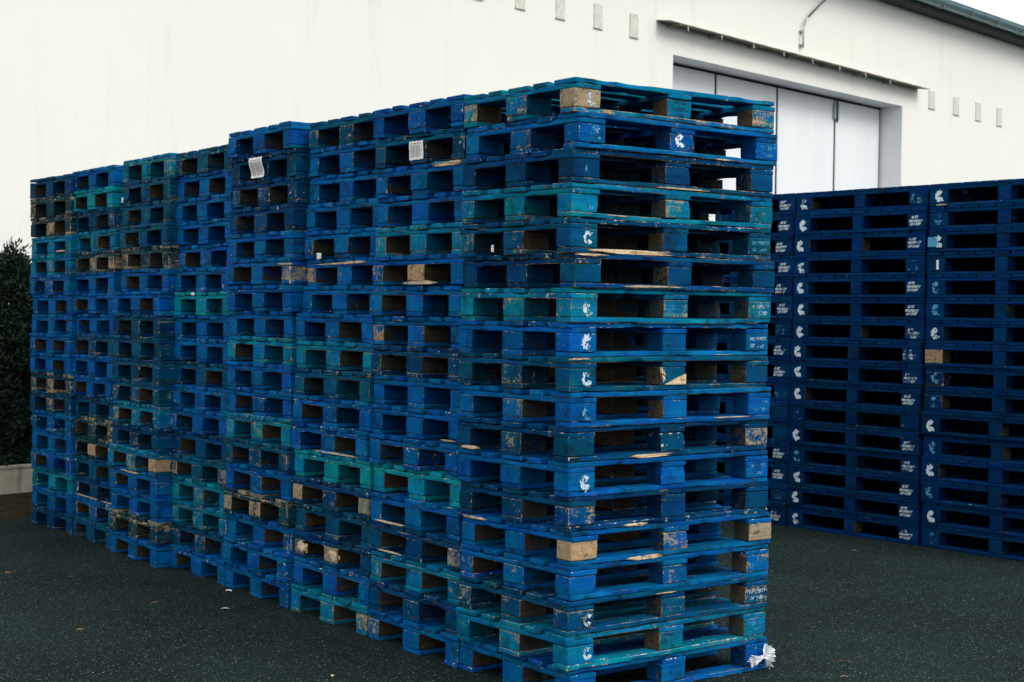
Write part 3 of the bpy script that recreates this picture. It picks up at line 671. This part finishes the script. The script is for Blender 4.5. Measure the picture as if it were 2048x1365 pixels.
def soil_mat():
    g = NG('leaf_littered_soil'); P = g.obj(); a = g.noise(P, 14, 6, .75); b = g.noise(P, 55, 3, .7)
    c = g.mix(g.ramp(a, .35, .65), (.018, .015, .008), (.055, .038, .017)); c = g.mix(g.ramp(b, .55, .7, 0, .7), c, (.012, .016, .010)); g.bump(g.math('ADD', a, b), 1, .03); return g.fin(c, .95, .1)
def soil_mesh(x0, x1, y0, y1, zf, nx, ny):
    V = []; Fc = []
    for i in range(nx+1):
        for k in range(ny+1):
            x = x0+(x1-x0)*i/nx; y = y0+(y1-y0)*k/ny; V.append((x, y, zf(k/ny)+.02*noise.noise(Vector((x*5, y*7, 0)))*(0 < k < ny)))
    for i in range(nx):
        for k in range(ny): a = i*(ny+1)+k; Fc.append((a, a+ny+1, a+ny+2, a+1))
    return mesh('soil', V, Fc, soil_mat(), True)
sl = mobj('soil_strip', soil_mesh(-6, 4.0, -.78, -.001, lambda t: .0+.10*min(1, t*1.3)-.004, 160, 14), None, (.13, 7.59, 0), (0, 0, WA)); tag(sl, kind='structure')
sl2 = mobj('planter_soil', soil_mesh(-6, 4.0, .112, 1.3, lambda t: .26, 120, 12), None, (.13, 7.59, 0), (0, 0, WA)); tag(sl2, kind='structure')

def mat_leaf():
    g = NG('dark_conifer_foliage'); oi = g.n('ShaderNodeNewGeometry'); rnd = oi.outputs['Random Per Island']
    c = g.mix(rnd, (.004, .014, .009), (.018, .046, .024)); c = g.mix(g.ramp(rnd, .92, .97), c, (.03, .06, .03)); return g.fin(c, .7, .2)
M_FOL = mat_leaf(); M_BARK = mat_simple('bark', (.05, .035, .022), .9, .1, .3, 40, .5)
def shrub(x, y, h, rad, seed, label):
    rg = random.Random(seed); root = empty('hedge_shrub', (x, y, .25)); tag(root, label, 'shrub', 'dark evergreen shrubs in the planter')
    mobj('trunk', tube('trunk', [(0, 0, -.02), (.01, .01, h*.4), (0, .02, h*.85)], [.035, .022, .006], M_BARK, 8), root)
    V = []; Fc = []
    def leaf(p, d, L, W_):
        s = d.cross(Vector((rg.gauss(0, 1), rg.gauss(0, 1), rg.gauss(0, 1)))).normalized()*W_
        b = len(V); V.extend([p, p+d*L*.45+s, p+d*L, p+d*L*.45-s]); Fc.append((b, b+1, b+2, b+3))
    tips = []
    for i in range(620):
        z = h*(.02+.93*rg.random()**.85); t = z/h; rr = rad*(1-t**3.2)*(.75+.35*noise.noise(Vector((t*5, seed, i % 7))))+.03
        a = rg.random()*6.283; el = rg.uniform(.1, .8); L = rr*rg.uniform(.75, 1.12)
        base = Vector((0, 0, max(.02, z-L*.4))); tip = Vector((math.cos(a)*L, math.sin(a)*L, z))
        tips.append((base, tip))
    for q in range(7): tips.append((Vector((0, 0, h*.8)), Vector((rg.gauss(0, .05), rg.gauss(0, .05), h*(.97+.05*rg.random())))))
    for base, tip in tips:
        d = (tip-base); L = d.length; d.normalize()
        for k in range(int(34+L*90)):
            t = .25+.75*rg.random()**.7; p = base+(tip-base)*t+Vector((rg.gauss(0, .028), rg.gauss(0, .028), rg.gauss(0, .022)))
            dd = (d+Vector((rg.gauss(0, .7), rg.gauss(0, .7), rg.gauss(.25, .5)))).normalized(); leaf(p, dd, rg.uniform(.022, .07), rg.uniform(.004, .013))
    mobj('crown', mesh('crown', V, Fc, M_FOL), root)
shrub(.43, 8.22, 1.90, .52, 1, 'dark evergreen shrub with a pointed top, showing left of the end stack')
shrub(-.30, 8.08, 1.70, .50, 2, 'dark evergreen shrub at the left edge of the photo')
shrub(1.12, 8.36, 1.72, .50, 3, 'dark evergreen shrub mostly hidden behind the end stack')
shrub(-.75, 7.98, 1.8, .5, 5, 'dark evergreen shrub outside the left end of the hedge')
shrub(.78, 8.6, 1.55, .5, 6, 'dark evergreen shrub set back between the pointed one and the wall')
shrub(.05, 8.02, 1.25, .45, 4, 'lower dark evergreen shrub filling the front of the planter')

# ---------------------------------------------------------------- knotted plastic strip round the bottom pallet
M_PLAS = mat_simple('white_plastic_film', (.70, .73, .78), .45, .4, .10, 30, .5)
def knot():
    """two ragged pleated fans of thin film meeting in a pinch, plus loose tails"""
    V = []; Fc = []
    def fan(a0, a1, Rm, seed, y0, pleat):
        rg = random.Random(seed); n = 46; m = 9; b = len(V); rim = []
        for i in range(n+1): rim.append(Rm*(.80+.38*noise.noise(Vector((i*.23, seed, 0)))+.07*rg.random()))
        for i in range(n+1):
            a = a0+(a1-a0)*i/n
            for k in range(m+1):
                t = .06+.94*k/m; r_ = rim[i]*t; pl = pleat*t*(math.sin(i*1.25+seed)+.8*noise.noise(Vector((i*.35, k*.5, seed))))
                V.append(Vector((math.cos(a)*r_, y0+pl-.010*t, math.sin(a)*r_*.86+.004*noise.noise(Vector((i*.5, k*.7, seed+3))))))
        for i in range(n):
            for k in range(m):
                q = b+i*(m+1)+k; Fc.append((q, q+1, q+m+2, q+m+1))
    fan(R(-62), R(78), .085, 1, -.004, .012); fan(R(-50), R(60), .070, 2, -.014, .010); fan(R(-80), R(-30), .06, 5, -.010, .008)
    fan(R(158), R(205), .115, 3, -.004, .008); fan(R(165), R(200), .095, 4, -.012, .007)
    for q, (a, L) in enumerate(((R(84), .060), (R(-46), .085))):
        b = len(V)
        for k in range(8):
            t = k/7; p = Vector((math.cos(a+.3*math.sin(t*4+q))*L*t, -.014-.006*math.sin(t*5), math.sin(a+.3*math.sin(t*4+q))*L*t)); w_ = .007*(1-t*.8)
            V.append(p+Vector((-math.sin(a)*w_, 0, math.cos(a)*w_))); V.append(p-Vector((-math.sin(a)*w_, .003, math.cos(a)*w_)))
        for k in range(7): Fc.append((b+2*k, b+2*k+2, b+2*k+3, b+2*k+1))
    b = len(V); n = 14                                  # the tight pinch between the fans
    prof = ((-.022, .011), (-.010, .010), (0, .008), (.010, .010), (.020, .013))
    for x, r_ in prof:
        for k in range(n):
            a = 2*math.pi*k/n; V.append(Vector((x, -.008+math.cos(a)*r_*.8, math.sin(a)*r_*(1+.2*math.sin(a*5)))))
    for i in range(len(prof)-1):
        for k in range(n): Fc.append((b+i*n+k, b+i*n+(k+1) % n, b+(i+1)*n+(k+1) % n, b+(i+1)*n+k))
    return mesh('plastic_film', V, Fc, M_PLAS)
kx = E[(1, 18)][0].location
ko = mobj('plastic_film_knot', knot(), None, (kx.x+1.135, kx.y-.018, .068), (0, R(-6), 0)); ko.scale = (.92, .9, .92)
tag(ko, 'knotted white plastic film tied round the bottom right block of the near corner stack', 'plastic film')

# ---------------------------------------------------------------- litter on the asphalt
M_LF = mat_simple('dry_leaf', (.30, .17, .07), .8, .2, .3, 60); M_LFP = mat_simple('pale_leaf', (.50, .40, .26), .8, .2, .3, 60)
def leafmesh(name, L, W_, seed, mat):
    rg = random.Random(seed); V = []; Fc = []; n = 8
    for i in range(n+1):
        t = i/n; wd = W_*math.sin(math.pi*min(.98, t+.02))**.8; x = (t-.5)*L; z = .002+.003*math.sin(t*3.1)+.002*rg.random()
        V += [(x, -wd, z+.006), (x, 0, z), (x, wd*.9, z+.008)]
    for i in range(n):
        b = i*3; Fc += [(b, b+3, b+4, b+1), (b+1, b+4, b+5, b+2)]
    return mesh(name, V, Fc, mat)
LIT = [('paper_scrap', 0.005, 3.152, .055, .018, M_PAPER, 'crumpled white scrap lying on asphalt just left of the long row', 'litter'),
       ('dry_leaf', -.249, 2.679, .06, .014, M_LFP, 'pale tan leaf on asphalt in front of the white scrap', 'leaf'),
       ('dry_leaf', -1.105, 2.582, .05, .010, M_LF, 'small reddish brown leaf out on the open asphalt at left', 'leaf'),
       ('dry_leaf', -.861, 4.423, .055, .014, M_LF, 'brown leaf near the left edge of the asphalt', 'leaf'),
       ('wood_splinter', -.502, 3.046, .09, .004, M_LF, 'thin brown twig on the asphalt left of the tan leaf', 'twig'),
       ('wood_chip', -.533, 1.015, .04, .013, M_RAW, 'tan wood chip at the bottom edge of the photo in front of the row', 'wood chip'),
       ('wood_splinter', 2.555, .693, .05, .006, M_LFP, 'short pale splinter on asphalt between the two stacks', 'splinter'),
       ('dry_leaf', 4.343, 2.2, .05, .012, M_LFP, 'small pale leaf near the foot of the dark stacks', 'leaf'),
       ('wood_splinter', 1.645, -.075, .07, .005, M_LF, 'brown curved splinter on asphalt right of the near corner stack', 'splinter'),
       ('dry_leaf', 1.401, -.282, .04, .009, M_LFP, 'pale leaf at the bottom edge right of the knotted film', 'leaf')]
for i, (nm, x, y, L, W_, mt, lab, cat) in enumerate(LIT):
    o = mobj(nm, leafmesh(nm, L, W_, i, mt), None, (x, y, .001), (0, 0, -.9+i*.37)); o.scale = (.75, .75, .75); tag(o, lab, cat)
